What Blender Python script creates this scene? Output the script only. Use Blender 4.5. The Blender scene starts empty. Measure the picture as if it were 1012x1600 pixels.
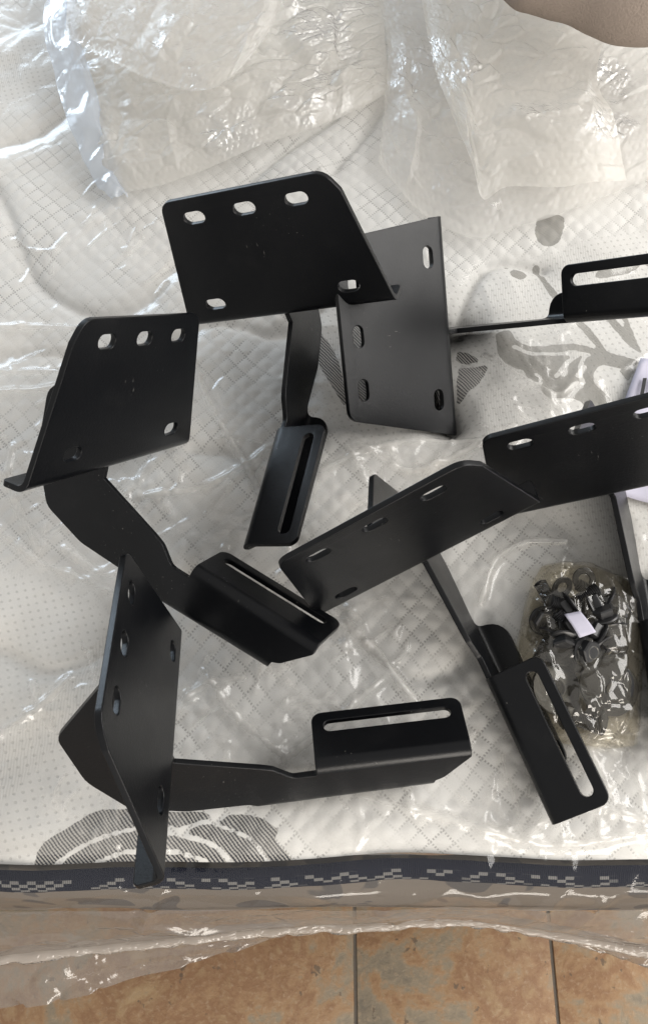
import bpy, bmesh, math, random
import numpy as np
from mathutils import Vector, Matrix

random.seed(7)
RNG = np.random.default_rng(11)
S = bpy.context.scene
COL = S.collection

# ------------------------------------------------------------------ camera
FPX, PITCH, CAMH, CAMY = 1329.2, math.radians(22.897), 0.7404, -0.008       # focal length in pixels of a 1012 px wide picture
cam_data = bpy.data.cameras.new('camera')
cam_data.sensor_fit = 'HORIZONTAL'
cam_data.sensor_width = 36.0
cam_data.lens = 36.0 * FPX / 1012.0
cam_data.clip_start, cam_data.clip_end = 0.01, 50.0
cam = bpy.data.objects.new('camera', cam_data)
cam.location = (0, CAMY, CAMH)
cam.rotation_euler = (PITCH, 0, 0)
COL.objects.link(cam)
S.camera = cam

# ------------------------------------------------------------------ light: a room lit by windows
W = bpy.data.worlds.new('World')
S.world = W
W.use_nodes = True
bgn = W.node_tree.nodes['Background']
bgn.inputs[0].default_value = (0.985, 0.965, 0.94, 1)
bgn.inputs[1].default_value = 0.46

def area(name, loc, target, sx, sy, power, color):
    d = bpy.data.lights.new(name, 'AREA')
    d.shape = 'RECTANGLE'
    d.size, d.size_y = sx, sy
    d.energy = power
    d.color = color
    o = bpy.data.objects.new(name, d)
    o.location = loc
    o.rotation_euler = (Vector(target) - Vector(loc)).to_track_quat('-Z', 'Y').to_euler()
    COL.objects.link(o)
    return o
area('window_light', (1.9, 0.75, 1.30), (0, 0.35, 0), 2.0, 1.5, 52, (1.0, 0.975, 0.94))
area('window_light_back', (-1.35, 2.3, 0.60), (0, 0.3, 0), 1.2, 0.7, 20, (0.70, 0.85, 1.0))
area('window_light_front', (0.9, -2.3, 1.05), (0, 0.1, 0), 1.6, 1.2, 52, (1.0, 0.93, 0.84))

S.view_settings.view_transform = 'Standard'
S.view_settings.look = 'None'
S.view_settings.exposure = 0.45
S.view_settings.gamma = 1.0
S.view_settings.use_curve_mapping = False
S.render.engine = 'CYCLES'
S.cycles.use_denoising = True
S.cycles.use_adaptive_sampling = True
S.cycles.adaptive_threshold = 0.025
S.cycles.max_bounces = 7
S.cycles.diffuse_bounces = 3
S.cycles.glossy_bounces = 3
S.cycles.transmission_bounces = 6
S.cycles.transparent_max_bounces = 24
S.cycles.caustics_reflective = False
S.cycles.caustics_refractive = False
S.cycles.sample_clamp_indirect = 6.0

# ------------------------------------------------------------------ helpers
FW = Vector((0, math.sin(PITCH), -math.cos(PITCH)))
UP = Vector((0, math.cos(PITCH), math.sin(PITCH)))

def at(px, py, z=0.0):
    """world point at height z that the photograph shows at (px, py)"""
    d = FW + UP * (-(py - 800) / FPX) + Vector((1, 0, 0)) * ((px - 506) / FPX)
    return Vector((0, CAMY, CAMH)) + d * ((CAMH - z) / -d.z)

def xy(pts, z=0.0):
    return np.array([at(p[0], p[1], z)[:2] for p in pts])

def link(name, me, mat=None, parent=None, smooth=None):
    o = bpy.data.objects.new(name, me)
    COL.objects.link(o)
    if mat is not None:
        me.materials.clear()
        me.materials.append(mat)
    if parent is not None:
        o.parent = parent
    if smooth is not None:
        me.shade_smooth()
        if smooth < 180:
            me.set_sharp_from_angle(angle=math.radians(smooth))
    return o

def empty(name, loc=(0, 0, 0)):
    o = bpy.data.objects.new(name, None)
    o.empty_display_size = 0.02
    o.location = loc
    COL.objects.link(o)
    return o

def tag(o, label=None, cat=None, group=None, kind=None):
    if label: o['label'] = label
    if cat: o['category'] = cat
    if group: o['group'] = group
    if kind: o['kind'] = kind
    return o

def mesh_np(name, verts, faces):
    me = bpy.data.meshes.new(name)
    verts = np.asarray(verts, dtype=np.float32)
    faces = np.asarray(faces, dtype=np.int32)
    k = faces.shape[1]
    me.vertices.add(len(verts))
    me.vertices.foreach_set('co', verts.ravel())
    me.loops.add(faces.size)
    me.loops.foreach_set('vertex_index', faces.ravel())
    me.polygons.add(len(faces))
    me.polygons.foreach_set('loop_start', np.arange(0, faces.size, k, dtype=np.int32))
    me.update(calc_edges=True)
    me.validate()
    return me

def grid_faces(nx, ny):
    i, j = np.meshgrid(np.arange(nx - 1), np.arange(ny - 1))
    a = (j * nx + i).ravel()
    return np.stack([a, a + 1, a + nx + 1, a + nx], 1)

def hash2(ix, iy, seed):
    h = (ix.astype(np.int64) * 374761393 + iy.astype(np.int64) * 668265263 + seed * 974634777) & 0xFFFFFFFF
    h = ((h ^ (h >> 13)) * 1274126177) & 0xFFFFFFFF
    h = h ^ (h >> 16)
    return (h & 0xFFFFFF) / float(0xFFFFFF)

def vnoise(x, y, seed=0):
    ix, iy = np.floor(x), np.floor(y)
    fx, fy = x - ix, y - iy
    fx = fx * fx * fx * (fx * (fx * 6 - 15) + 10)
    fy = fy * fy * fy * (fy * (fy * 6 - 15) + 10)
    a, b = hash2(ix, iy, seed), hash2(ix + 1, iy, seed)
    c, d = hash2(ix, iy + 1, seed), hash2(ix + 1, iy + 1, seed)
    return a + (b - a) * fx + (c - a) * fy + (a - b - c + d) * fx * fy

def fbm(x, y, seed=0, octv=3):
    r, amp, tot = 0, 1.0, 0
    for k in range(octv):
        r = r + amp * vnoise(x * 2 ** k + 17.3 * k, y * 2 ** k - 9.1 * k, seed + k)
        tot += amp
        amp *= 0.5
    return r / tot

def ridge(x, y, seed=0):
    return 1 - np.abs(2 * vnoise(x, y, seed) - 1)

def facet(x, y, seed=0):
    """crumpled film: distance between the two nearest random points, flat facets with sharp creases"""
    ix, iy = np.floor(x), np.floor(y)
    f1 = np.full(np.shape(x), 9.0); f2 = f1.copy(); h1 = np.zeros(np.shape(x))
    for dx in (-1, 0, 1):
        for dy in (-1, 0, 1):
            cx, cy = ix + dx, iy + dy
            px = cx + hash2(cx, cy, seed); py = cy + hash2(cx, cy, seed + 77)
            d = np.hypot(x - px, y - py)
            hh = hash2(cx, cy, seed + 5)
            ga = hash2(cx, cy, seed + 9) * 6.283
            val = hh + 0.9 * ((x - px) * np.cos(ga) + (y - py) * np.sin(ga))
            m = d < f1
            f2 = np.where(m, f1, np.minimum(f2, d))
            h1 = np.where(m, val, h1)
            f1 = np.where(m, d, f1)
    e = np.clip((f2 - f1) / 0.25, 0, 1)
    return h1 * e

def catmull(pts, n=10):
    P = [np.array(p, float) for p in pts]
    P = [2 * P[0] - P[1]] + P + [2 * P[-1] - P[-2]]
    out = []
    for i in range(1, len(P) - 2):
        for k in range(n):
            t = k / n
            out.append(0.5 * ((2 * P[i]) + (-P[i - 1] + P[i + 1]) * t + (2 * P[i - 1] - 5 * P[i] + 4 * P[i + 1] - P[i + 2]) * t * t
                              + (-P[i - 1] + 3 * P[i] - 3 * P[i + 1] + P[i + 2]) * t ** 3))
    out.append(P[-2])
    return np.array(out)

def curve_dist(X, Y, line):
    d = np.full(X.shape, 9.0)
    for (x0, y0), (x1, y1) in zip(line[:-1], line[1:]):
        dx, dy = x1 - x0, y1 - y0
        L = dx * dx + dy * dy + 1e-12
        t = np.clip(((X - x0) * dx + (Y - y0) * dy) / L, 0, 1)
        d = np.minimum(d, np.hypot(X - x0 - t * dx, Y - y0 - t * dy))
    return d

def in_poly(X, Y, poly):
    r = np.zeros(X.shape, bool)
    n = len(poly)
    for i in range(n):
        x0, y0 = poly[i]; x1, y1 = poly[(i + 1) % n]
        if y0 == y1: continue
        c = ((y0 > Y) != (y1 > Y)) & (X < (x1 - x0) * (Y - y0) / (y1 - y0) + x0)
        r ^= c
    return r

def blur(A, k=1, n=1):
    for _ in range(n):
        B = np.pad(A, k, mode='edge')
        C = np.cumsum(np.pad(B, ((1, 0), (0, 0))), 0); B = (C[2 * k + 1:] - C[:-2 * k - 1]) / (2 * k + 1)
        C = np.cumsum(np.pad(B, ((0, 0), (1, 0))), 1); A = (C[:, 2 * k + 1:] - C[:, :-2 * k - 1]) / (2 * k + 1)
    return A

# ------------------------------------------------------------------ node helpers
class NT:
    def __init__(self, name):
        self.m = bpy.data.materials.new(name)
        self.m.use_nodes = True
        self.t = self.m.node_tree
        self.t.nodes.clear()
        self.out = self.t.nodes.new('ShaderNodeOutputMaterial')
    def n(self, typ, **kw):
        nd = self.t.nodes.new(typ)
        for k, v in kw.items():
            setattr(nd, k, v)
        return nd
    def l(self, a, b):
        self.t.links.new(a, b)
    def put(self, sock, v):
        if hasattr(v, 'is_output') or isinstance(v, bpy.types.NodeSocket):
            self.l(v, sock)
        else:
            sock.default_value = v
    def math(self, op, a, b=None, c=None, clamp=False):
        nd = self.n('ShaderNodeMath', operation=op)
        nd.use_clamp = clamp
        self.put(nd.inputs[0], a)
        if b is not None: self.put(nd.inputs[1], b)
        if c is not None: self.put(nd.inputs[2], c)
        return nd.outputs[0]
    def smooth(self, x, a, b):
        nd = self.n('ShaderNodeMapRange', interpolation_type='SMOOTHSTEP')
        self.put(nd.inputs[0], x); nd.inputs[1].default_value = a; nd.inputs[2].default_value = b
        return nd.outputs[0]
    def mixc(self, f, a, b, mode='MIX'):
        nd = self.n('ShaderNodeMix', data_type='RGBA', blend_type=mode)
        self.put(nd.inputs[0], f)
        self.put(nd.inputs[6], a if not isinstance(a, tuple) else (*a, 1)[:4])
        self.put(nd.inputs[7], b if not isinstance(b, tuple) else (*b, 1)[:4])
        return nd.outputs[2]
    def noise(self, scale, detail=3, rough=0.5, vec=None, dist=0.0):
        nd = self.n('ShaderNodeTexNoise')
        nd.inputs['Scale'].default_value = scale
        nd.inputs['Detail'].default_value = detail
        nd.inputs['Roughness'].default_value = rough
        nd.inputs['Distortion'].default_value = dist
        if vec is not None: self.l(vec, nd.inputs['Vector'])
        return nd.outputs['Fac']
    def ramp(self, f, stops):
        nd = self.n('ShaderNodeValToRGB')
        e = nd.color_ramp.elements
        while len(e) < len(stops): e.new(0.5)
        for k, (p, c) in enumerate(stops):
            e[k].position = p; e[k].color = (*c, 1)
        self.l(f, nd.inputs[0])
        return nd.outputs[0]
    def coord(self, which='Object'):
        return self.n('ShaderNodeTexCoord').outputs[which]
    def bump(self, h, strength, dist, normal=None):
        nd = self.n('ShaderNodeBump')
        nd.inputs['Strength'].default_value = strength
        nd.inputs['Distance'].default_value = dist
        self.l(h, nd.inputs['Height'])
        if normal is not None: self.l(normal, nd.inputs['Normal'])
        return nd.outputs[0]
    def bsdf(self, **kw):
        b = self.n('ShaderNodeBsdfPrincipled')
        for k, v in kw.items():
            k = k.replace('_', ' ')
            if isinstance(v, tuple) and len(v) == 3: v = (*v, 1)
            self.put(b.inputs[k], v)
        return b.outputs[0]
    def done(self, sh):
        self.l(sh, self.out.inputs[0])
        return self.m

# ------------------------------------------------------------------ materials
def mat_black_steel():
    t = NT('black_powder_coat')
    c = t.coord()
    fine = t.noise(2600, 2, 0.6, c)
    soft = t.noise(9, 3, 0.5, c)
    speck = t.smooth(t.noise(520, 2, 0.5, c), 0.715, 0.74)
    area_ = t.smooth(t.noise(16, 2, 0.5, c), 0.55, 0.66)
    speck = t.math('MULTIPLY', speck, area_)
    col = t.mixc(soft, (0.0018, 0.0022, 0.0032), (0.0034, 0.0037, 0.0045))
    mpn = t.n('ShaderNodeMapping'); mpn.inputs['Scale'].default_value = (900, 120, 500); mpn.inputs['Rotation'].default_value = (0.3, 0.2, 0.6)
    t.l(c, mpn.inputs['Vector'])
    scr = t.math('MULTIPLY', t.smooth(t.noise(1.0, 2, 0.5, mpn.outputs[0]), 0.70, 0.74), t.smooth(t.noise(21, 2, 0.5, c), 0.60, 0.68))
    speck = t.math('MAXIMUM', speck, scr)
    dust = t.math('MULTIPLY', t.smooth(t.noise(24, 4, 0.65, c), 0.5, 0.8), 0.006)
    col = t.mixc(dust, col, (0.6, 0.58, 0.55))
    col = t.mixc(t.math('MULTIPLY', speck, 0.45), col, (0.28, 0.27, 0.25))
    rough = t.math('ADD', 0.22, t.math('MULTIPLY', t.noise(14, 5, 0.65, c), 0.20))
    return t.done(t.bsdf(Base_Color=col, Roughness=rough, Specular_IOR_Level=0.27, Normal=t.bump(t.math('ADD', fine, t.math('MULTIPLY', t.noise(420, 2, 0.5, c), 1.6)), 0.16, 0.0004)))

def mat_film(name, white=0.05, refl=1.0, rough=0.07, tint=(0.985, 0.985, 0.98), bscale=60, bstr=0.35, whitecol=(0.82, 0.8, 0.76), bdist=0.004, wnoise=0.0, trl=0.45, crease=0.0, patch=0.0):
    t = NT(name)
    c = t.coord()
    h = t.noise(bscale, 4, 0.55, c, 0.4)
    v = t.n('ShaderNodeTexVoronoi', feature='DISTANCE_TO_EDGE')
    v.inputs['Scale'].default_value = bscale * 0.8
    t.l(c, v.inputs['Vector'])
    hh = t.math('ADD', h, t.math('MULTIPLY', t.smooth(v.outputs[0], 0.0, 0.12), 0.25))
    nrm = t.bump(hh, bstr, bdist)
    lw = t.n('ShaderNodeLayerWeight'); t.l(nrm, lw.inputs['Normal'])
    f = t.math('MULTIPLY', t.math('ADD', 0.042, t.math('MULTIPLY', t.math('POWER', lw.outputs['Facing'], 5.0), 0.9)), 1.7 * refl, clamp=True)
    if patch > 0:
        f = t.math('MULTIPLY', f, t.math('ADD', 0.35, t.math('MULTIPLY', t.smooth(t.noise(13, 3, 0.6, c), 0.52, 0.68), patch)), clamp=True)
    tr = t.n('ShaderNodeBsdfTransparent'); tr.inputs[0].default_value = (*tint, 1)
    gl = t.n('ShaderNodeBsdfGlossy'); gl.inputs['Roughness'].default_value = rough; t.l(nrm, gl.inputs['Normal'])
    df = t.n('ShaderNodeBsdfDiffuse'); df.inputs[0].default_value = (*whitecol, 1)
    tl = t.n('ShaderNodeBsdfTranslucent'); tl.inputs[0].default_value = (*whitecol, 1)
    w2 = t.n('ShaderNodeMixShader'); w2.inputs[0].default_value = trl
    t.l(df.outputs[0], w2.inputs[1]); t.l(tl.outputs[0], w2.inputs[2])
    m1 = t.n('ShaderNodeMixShader')
    if wnoise > 0:
        wn = t.noise(9, 4, 0.6, c)
        t.l(t.math('ADD', white, t.math('MULTIPLY', t.math('SUBTRACT', wn, 0.5), wnoise), clamp=True), m1.inputs[0])
    elif crease > 0:
        at_ = t.n('ShaderNodeAttribute', attribute_name='crease')
        cr = t.math('MULTIPLY', at_.outputs['Fac'], t.math('ADD', 0.45, t.noise(170, 3, 0.6, c)))
        t.l(t.math('ADD', white, t.math('MULTIPLY', cr, crease), clamp=True), m1.inputs[0])
    else:
        m1.inputs[0].default_value = white
    t.l(tr.outputs[0], m1.inputs[1]); t.l(w2.outputs[0], m1.inputs[2])
    m2 = t.n('ShaderNodeMixShader'); t.l(f, m2.inputs[0])
    t.l(m1.outputs[0], m2.inputs[1]); t.l(gl.outputs[0], m2.inputs[2])
    return t.done(m2.outputs[0])

def mat_quilt():
    t = NT('quilted_damask')
    at_ = t.n('ShaderNodeAttribute', attribute_name='pq')
    sp = t.n('ShaderNodeSeparateXYZ'); t.l(at_.outputs['Vector'], sp.inputs[0])
    p, q = sp.outputs[0], sp.outputs[1]
    ma = t.n('ShaderNodeAttribute', attribute_name='mask')
    sm = t.n('ShaderNodeSeparateColor'); t.l(ma.outputs['Color'], sm.inputs[0])
    grey, leaf, dots = sm.outputs[0], sm.outputs[1], sm.outputs[2]
    c = t.coord()
    sx = t.n('ShaderNodeSeparateXYZ'); t.l(c, sx.inputs[0])
    X, Y = sx.outputs[0], sx.outputs[1]
    def fr(v): return t.math('ABSOLUTE', t.math('SUBTRACT', t.math('FRACT', v), 0.5))
    def line(a): return t.smooth(fr(a), 0.415, 0.450)
    def dash(a, k): return t.smooth(t.math('SINE', t.math('MULTIPLY', a, 6.2832 * k)), -0.1, 0.25)
    st = t.math('MAXIMUM', t.math('MULTIPLY', line(p), dash(q, 5)), t.math('MULTIPLY', line(q), dash(p, 5)))
    gate = t.math('ADD', 0.12, t.math('MULTIPLY', 0.80, t.smooth(t.noise(17, 3, 0.62, c), 0.42, 0.62)))
    st = t.math('MULTIPLY', t.math('MULTIPLY', st, gate), t.math('SUBTRACT', 1.0, dots, clamp=True))
    # dimples of the plain zones
    dx = t.math('SINE', t.math('MULTIPLY', t.math('ADD', X, t.math('MULTIPLY', Y, 0.35)), 6.2832 / 0.0078))
    dy = t.math('SINE', t.math('MULTIPLY', t.math('SUBTRACT', Y, t.math('MULTIPLY', X, 0.2)), 6.2832 / 0.0072))
    dm = t.math('MULTIPLY', t.smooth(t.math('ADD', dx, dy), 1.25, 1.7), dots)
    # fine weave hatch
    wob = t.math('MULTIPLY', t.noise(60, 2, 0.5, c), 0.004)
    ha = t.math('SINE', t.math('MULTIPLY', t.math('ADD', t.math('ADD', X, t.math('MULTIPLY', Y, 0.85)), wob), 6.2832 / 0.0034))
    hb = t.math('SINE', t.math('MULTIPLY', t.math('SUBTRACT', Y, t.math('MULTIPLY', X, 0.5)), 6.2832 / 0.0024))
    hatch = t.smooth(t.math('ADD', ha, t.math('MULTIPLY', hb, 0.35)), -0.35, 0.25)
    hv = t.math('SINE', t.math('MULTIPLY', t.math('ADD', X, wob), 6.2832 / 0.0026))
    zone = t.smooth(t.noise(13, 1, 0.4, c), 0.52, 0.56)
    hv = t.math('MULTIPLY', t.math('MULTIPLY', t.smooth(hv, 0.1, 0.6), zone), dots)
    weave = t.noise(900, 2, 0.5, c)
    patch = t.noise(5, 3, 0.5, c)
    base = t.mixc(patch, (0.66, 0.65, 0.63), (0.74, 0.735, 0.72))
    base = t.mixc(t.math('MULTIPLY', weave, 0.25), base, (0.45, 0.43, 0.40))
    edge = t.noise(240, 2, 0.5, c)
    gm = t.smooth(t.math('ADD', grey, t.math('MULTIPLY', t.math('SUBTRACT', edge, 0.5), 0.35)), 0.42, 0.56)
    lm = t.smooth(t.math('ADD', leaf, t.math('MULTIPLY', t.math('SUBTRACT', edge, 0.5), 0.35)), 0.42, 0.56)
    col = t.mixc(t.math('MULTIPLY', st, 0.62), base, (0.17, 0.165, 0.16))
    col = t.mixc(t.math('MULTIPLY', dm, 0.30), col, (0.26, 0.25, 0.24))
    col = t.mixc(t.math('MULTIPLY', hv, 0.20), col, (0.25, 0.24, 0.22))
    gcol = t.mixc(t.math('MULTIPLY', hatch, 0.35), (0.27, 0.262, 0.24), (0.17, 0.165, 0.155))
    col = t.mixc(t.math('MULTIPLY', gm, 0.92), col, gcol)
    lcol = t.mixc(hatch, (0.40, 0.385, 0.36), (0.030, 0.032, 0.040))
    col = t.mixc(lm, col, lcol)
    h = t.math('ADD', t.math('MULTIPLY', weave, 0.3), t.math('MULTIPLY', t.math('ADD', st, dm), -0.8))
    return t.done(t.bsdf(Base_Color=col, Roughness=0.9, Specular_IOR_Level=0.15, Sheen_Weight=0.15, Normal=t.bump(h, 0.6, 0.0006)))

def mat_tape():
    t = NT('navy_edge_tape')
    c = t.coord()
    s = t.n('ShaderNodeSeparateXYZ'); t.l(c, s.inputs[0])
    X = t.math('ADD', s.outputs[0], t.math('MULTIPLY', t.noise(30, 2, 0.5, c), 0.004))
    v = t.n('ShaderNodeAttribute', attribute_name='around').outputs['Fac']
    row = t.math('FLOOR', t.math('MULTIPLY', v, 15.0))
    off = t.math('MULTIPLY', row, 0.47)
    cell = t.math('FRACT', t.math('ADD', t.math('DIVIDE', X, 0.014), off))
    rnd = t.math('FRACT', t.math('MULTIPLY', t.math('SINE', t.math('ADD', t.math('MULTIPLY', t.math('FLOOR', t.math('ADD', t.math('DIVIDE', X, 0.014), off)), 12.9), t.math('MULTIPLY', row, 78.2))), 437.5))
    on = t.math('MULTIPLY', t.smooth(cell, 0.45, 0.5), t.smooth(rnd, 0.44, 0.48))
    band = t.math('MULTIPLY', t.smooth(v, 0.19, 0.21), t.smooth(v, 0.93, 0.90))
    rib = t.smooth(t.math('SINE', t.math('MULTIPLY', s.outputs[0], 6.2832 / 0.0016)), -0.8, 0.6)
    col = t.mixc(t.math('MULTIPLY', on, band), (0.006, 0.008, 0.018), (0.17, 0.165, 0.16))
    col = t.mixc(t.math('MULTIPLY', t.math('SUBTRACT', 1.0, rib), 0.35), col, (0.012, 0.012, 0.016))
    return t.done(t.bsdf(Base_Color=col, Roughness=0.85, Specular_IOR_Level=0.12, Normal=t.bump(rib, 0.5, 0.0006)))

def mat_border():
    t = NT('grey_border_fabric')
    c = t.coord()
    w = t.noise(700, 2, 0.5, c)
    p = t.smooth(t.noise(16, 1, 0.4, c, 1.4), 0.54, 0.57)
    col = t.mixc(p, (0.25, 0.22, 0.19), (0.15, 0.14, 0.135))
    return t.done(t.bsdf(Base_Color=col, Roughness=0.9, Specular_IOR_Level=0.2, Normal=t.bump(w, 0.5, 0.0006)))

def mat_slate():
    t = NT('slate_tile')
    c = t.coord()
    oi = t.n('ShaderNodeObjectInfo')
    mp = t.n('ShaderNodeVectorMath', operation='ADD')
    cb = t.n('ShaderNodeCombineXYZ')
    t.l(t.math('MULTIPLY', oi.outputs['Random'], 37.0), cb.inputs[0]); t.l(t.math('MULTIPLY', oi.outputs['Random'], 91.0), cb.inputs[1])
    t.l(c, mp.inputs[0]); t.l(cb.outputs[0], mp.inputs[1])
    v = mp.outputs[0]
    big = t.noise(5.5, 5, 0.66, v, 0.7)
    mid = t.noise(26, 5, 0.65, v, 0.3)
    fine = t.noise(150, 5, 0.7, v)
    f = t.math('ADD', t.math('MULTIPLY', big, 0.70), t.math('MULTIPLY', mid, 0.30))
    f = t.math('ADD', t.math('MULTIPLY', t.math('SUBTRACT', f, 0.5), 1.35), t.math('ADD', 0.455, t.math('MULTIPLY', oi.outputs['Random'], 0.10)))
    col = t.ramp(f, [(0.30, (0.17, 0.145, 0.11)), (0.42, (0.25, 0.205, 0.145)), (0.49, (0.31, 0.195, 0.105)),
                     (0.56, (0.235, 0.130, 0.068)), (0.66, (0.34, 0.235, 0.13)), (0.80, (0.22, 0.20, 0.165))])
    col = t.mixc(t.math('MULTIPLY', t.smooth(fine, 0.50, 0.75), 0.55), col, (0.40, 0.30, 0.20))
    pit = t.smooth(t.noise(62, 3, 0.6, v), 0.66, 0.72)
    col = t.mixc(t.math('MULTIPLY', pit, 0.75), col, (0.10, 0.075, 0.055))
    h = t.math('ADD', t.math('MULTIPLY', mid, 1.0), t.math('MULTIPLY', fine, 0.35))
    return t.done(t.bsdf(Base_Color=col, Roughness=t.math('ADD', 0.42, t.math('MULTIPLY', mid, 0.2)), Specular_IOR_Level=0.4, Normal=t.bump(h, 0.5, 0.004)))

def mat_plain(name, c1, c2=None, rough=0.7, scale=200, bump=0.3, bdist=0.0006, spec=0.3, metal=0.0):
    t = NT(name)
    c = t.coord()
    n = t.noise(scale, 3, 0.5, c)
    col = t.mixc(n, c1, c2 or tuple(x * 0.8 for x in c1))
    return t.done(t.bsdf(Base_Color=col, Roughness=rough, Specular_IOR_Level=spec, Metallic=metal, Normal=t.bump(n, bump, bdist)))

M_STEEL = mat_black_steel()
M_QUILT = mat_quilt()
M_TAPE = mat_tape()
M_BORDER = mat_border()
M_SLATE = mat_slate()
M_GROUT = mat_plain('grey_grout', (0.15, 0.13, 0.11), (0.10, 0.09, 0.078), 0.95, 300, 0.5, 0.001, 0.1)
M_FILM = mat_film('clear_mattress_film', 0.085, 0.80, 0.19, bscale=26, bstr=0.26, bdist=0.004, crease=0.62)
M_EDGE = mat_film('clear_edge_film', 0.012, 0.6, 0.10, bscale=26, bstr=0.26, bdist=0.004)
M_FLAP = mat_film('creased_film_flap', 0.46, 0.8, 0.14, (0.90, 0.88, 0.86), 40, 0.4, (0.36, 0.33, 0.30), wnoise=0.35)
M_HEM = mat_film('welded_film_hem', 0.55, 1.0, 0.2, (0.95, 0.93, 0.9), 120, 0.5, (0.66, 0.60, 0.54), wnoise=0.5)
M_WRAP = mat_film('milky_bubble_wrap', 0.56, 1.0, 0.10, (0.99, 0.985, 0.975), 170, 0.36, (0.86, 0.835, 0.79), wnoise=0.6, trl=0.6, bdist=0.004, patch=3.0)
M_WRAP2 = mat_film('clear_bubble_wrap', 0.40, 1.0, 0.10, (0.99, 0.985, 0.98), 170, 0.36, (0.87, 0.85, 0.815), wnoise=0.6, trl=0.6, bdist=0.004, patch=3.0)
M_STRIP = mat_film('painted_sheen_film_fold', 0.42, 1.6, 0.18, (0.95, 0.97, 1.0), 30, 0.3, (0.74, 0.82, 0.93), wnoise=0.3)  # blue tint stands in for the window highlight on clear film
M_BAG = mat_film('amber_bag_film', 0.09, 1.0, 0.06, (0.925, 0.90, 0.835), 40, 0.16, (0.60, 0.56, 0.48))
M_BLACKP = mat_plain('black_oxide_hardware', (0.012, 0.012, 0.013), (0.02, 0.02, 0.021), 0.34, 600, 0.2, 0.0003, 0.5)
M_ZINC = mat_plain('dull_zinc', (0.16, 0.155, 0.145), (0.09, 0.088, 0.08), 0.4, 500, 0.2, 0.0003, 0.5, 0.7)
M_PAPER = mat_plain('white_paper', (0.46, 0.45, 0.53), (0.42, 0.41, 0.49), 0.8, 150, 0.15, 0.0008, 0.2)
M_INK = mat_plain('black_print', (0.02, 0.02, 0.022), (0.03, 0.03, 0.03), 0.7)
M_GREYINK = mat_plain('faint_grey_print', (0.42, 0.40, 0.44), (0.36, 0.35, 0.38), 0.7)
M_TAUPE = mat_plain('taupe_plush', (0.32, 0.265, 0.225), (0.26, 0.215, 0.182), 0.95, 420, 0.7, 0.002, 0.1)
M_BASE = mat_plain('dark_bed_base', (0.10, 0.08, 0.065), (0.07, 0.06, 0.05), 0.7, 80)

# ------------------------------------------------------------------ floor: slate tiles
FZ = -0.62
def box_mesh(name, sx, sy, sz, bev=0.0, seg=2):
    bm = bmesh.new()
    bmesh.ops.create_cube(bm, size=1.0)
    bmesh.ops.scale(bm, vec=(sx, sy, sz), verts=bm.verts)
    if bev > 0:
        bmesh.ops.bevel(bm, geom=bm.edges[:], offset=bev, segments=seg, affect='EDGES', profile=0.5)
    me = bpy.data.meshes.new(name)
    bm.to_mesh(me); bm.free()
    return me

floor = link('floor', mesh_np('floor', [(-2.2, -1.6, FZ), (2.2, -1.6, FZ), (2.2, 2.4, FZ), (-2.2, 2.4, FZ)], [(0, 1, 2, 3)]), M_GROUT)
tag(floor, kind='structure')
T1 = at(555, 1540, FZ); T2 = at(866, 1540, FZ)
TW = T2.x - T1.x
G = 0.0042
cols = [(-2.6 * TW + T1.x - 2 * TW, 2.6 * TW), (T1.x - 2 * TW, 2 * TW), (T1.x, TW), (T2.x, 1.5 * TW), (T2.x + 1.5 * TW, 2 * TW)]
rows = [(-1.02, 0.44), (-0.58, 0.62), (0.04, 0.5), (0.54, 0.6)]
for cx, cw in cols:
    for ry, rh in rows:
        me = box_mesh('tile', cw - G, rh - G, 0.016, 0.0025)
        link('tile', me, M_SLATE, floor, 40).location = (cx + cw / 2, ry + rh / 2, FZ - 0.005 + random.uniform(-0.0006, 0.0006))

# ------------------------------------------------------------------ bent steel sheet
def fillet(pts):
    """closed polygon of (x, y, radius) -> rounded outline"""
    out = []
    n = len(pts)
    for i in range(n):
        p0 = Vector(pts[i - 1][:2]); p = Vector(pts[i][:2]); p1 = Vector(pts[(i + 1) % n][:2])
        r = pts[i][2]
        if r <= 0:
            out.append(p.copy()); continue
        a = (p0 - p).normalized(); b = (p1 - p).normalized()
        ang = a.angle(b)
        if ang > math.radians(176):
            out.append(p.copy()); continue
        d = min(r / math.tan(ang / 2), 0.48 * (p0 - p).length, 0.48 * (p1 - p).length)
        rr = d * math.tan(ang / 2)
        cpt = p + (a + b).normalized() * (rr / math.sin(ang / 2))
        s, e = p + a * d - cpt, p + b * d - cpt
        tot = s.angle_signed(e)
        k = max(3, int(abs(tot) / math.radians(14)))
        for j in range(k + 1):
            v = s.copy(); v.rotate(Matrix.Rotation(-tot * j / k, 2))
            out.append(cpt + v)
    return out

def slot(cx, cy, dx, dy, length, width, k=8):
    d = Vector((dx, dy)).normalized(); e = Vector((-d.y, d.x)); c = Vector((cx, cy))
    h = (length - width) / 2; r = width / 2
    o = []
    for sgn in (1, -1):
        for j in range(k + 1):
            a = -math.pi / 2 + math.pi * j / k
            o.append(c + d * (sgn * h) + (d * math.cos(a) + e * math.sin(a)) * (r * sgn))
    return o

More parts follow.
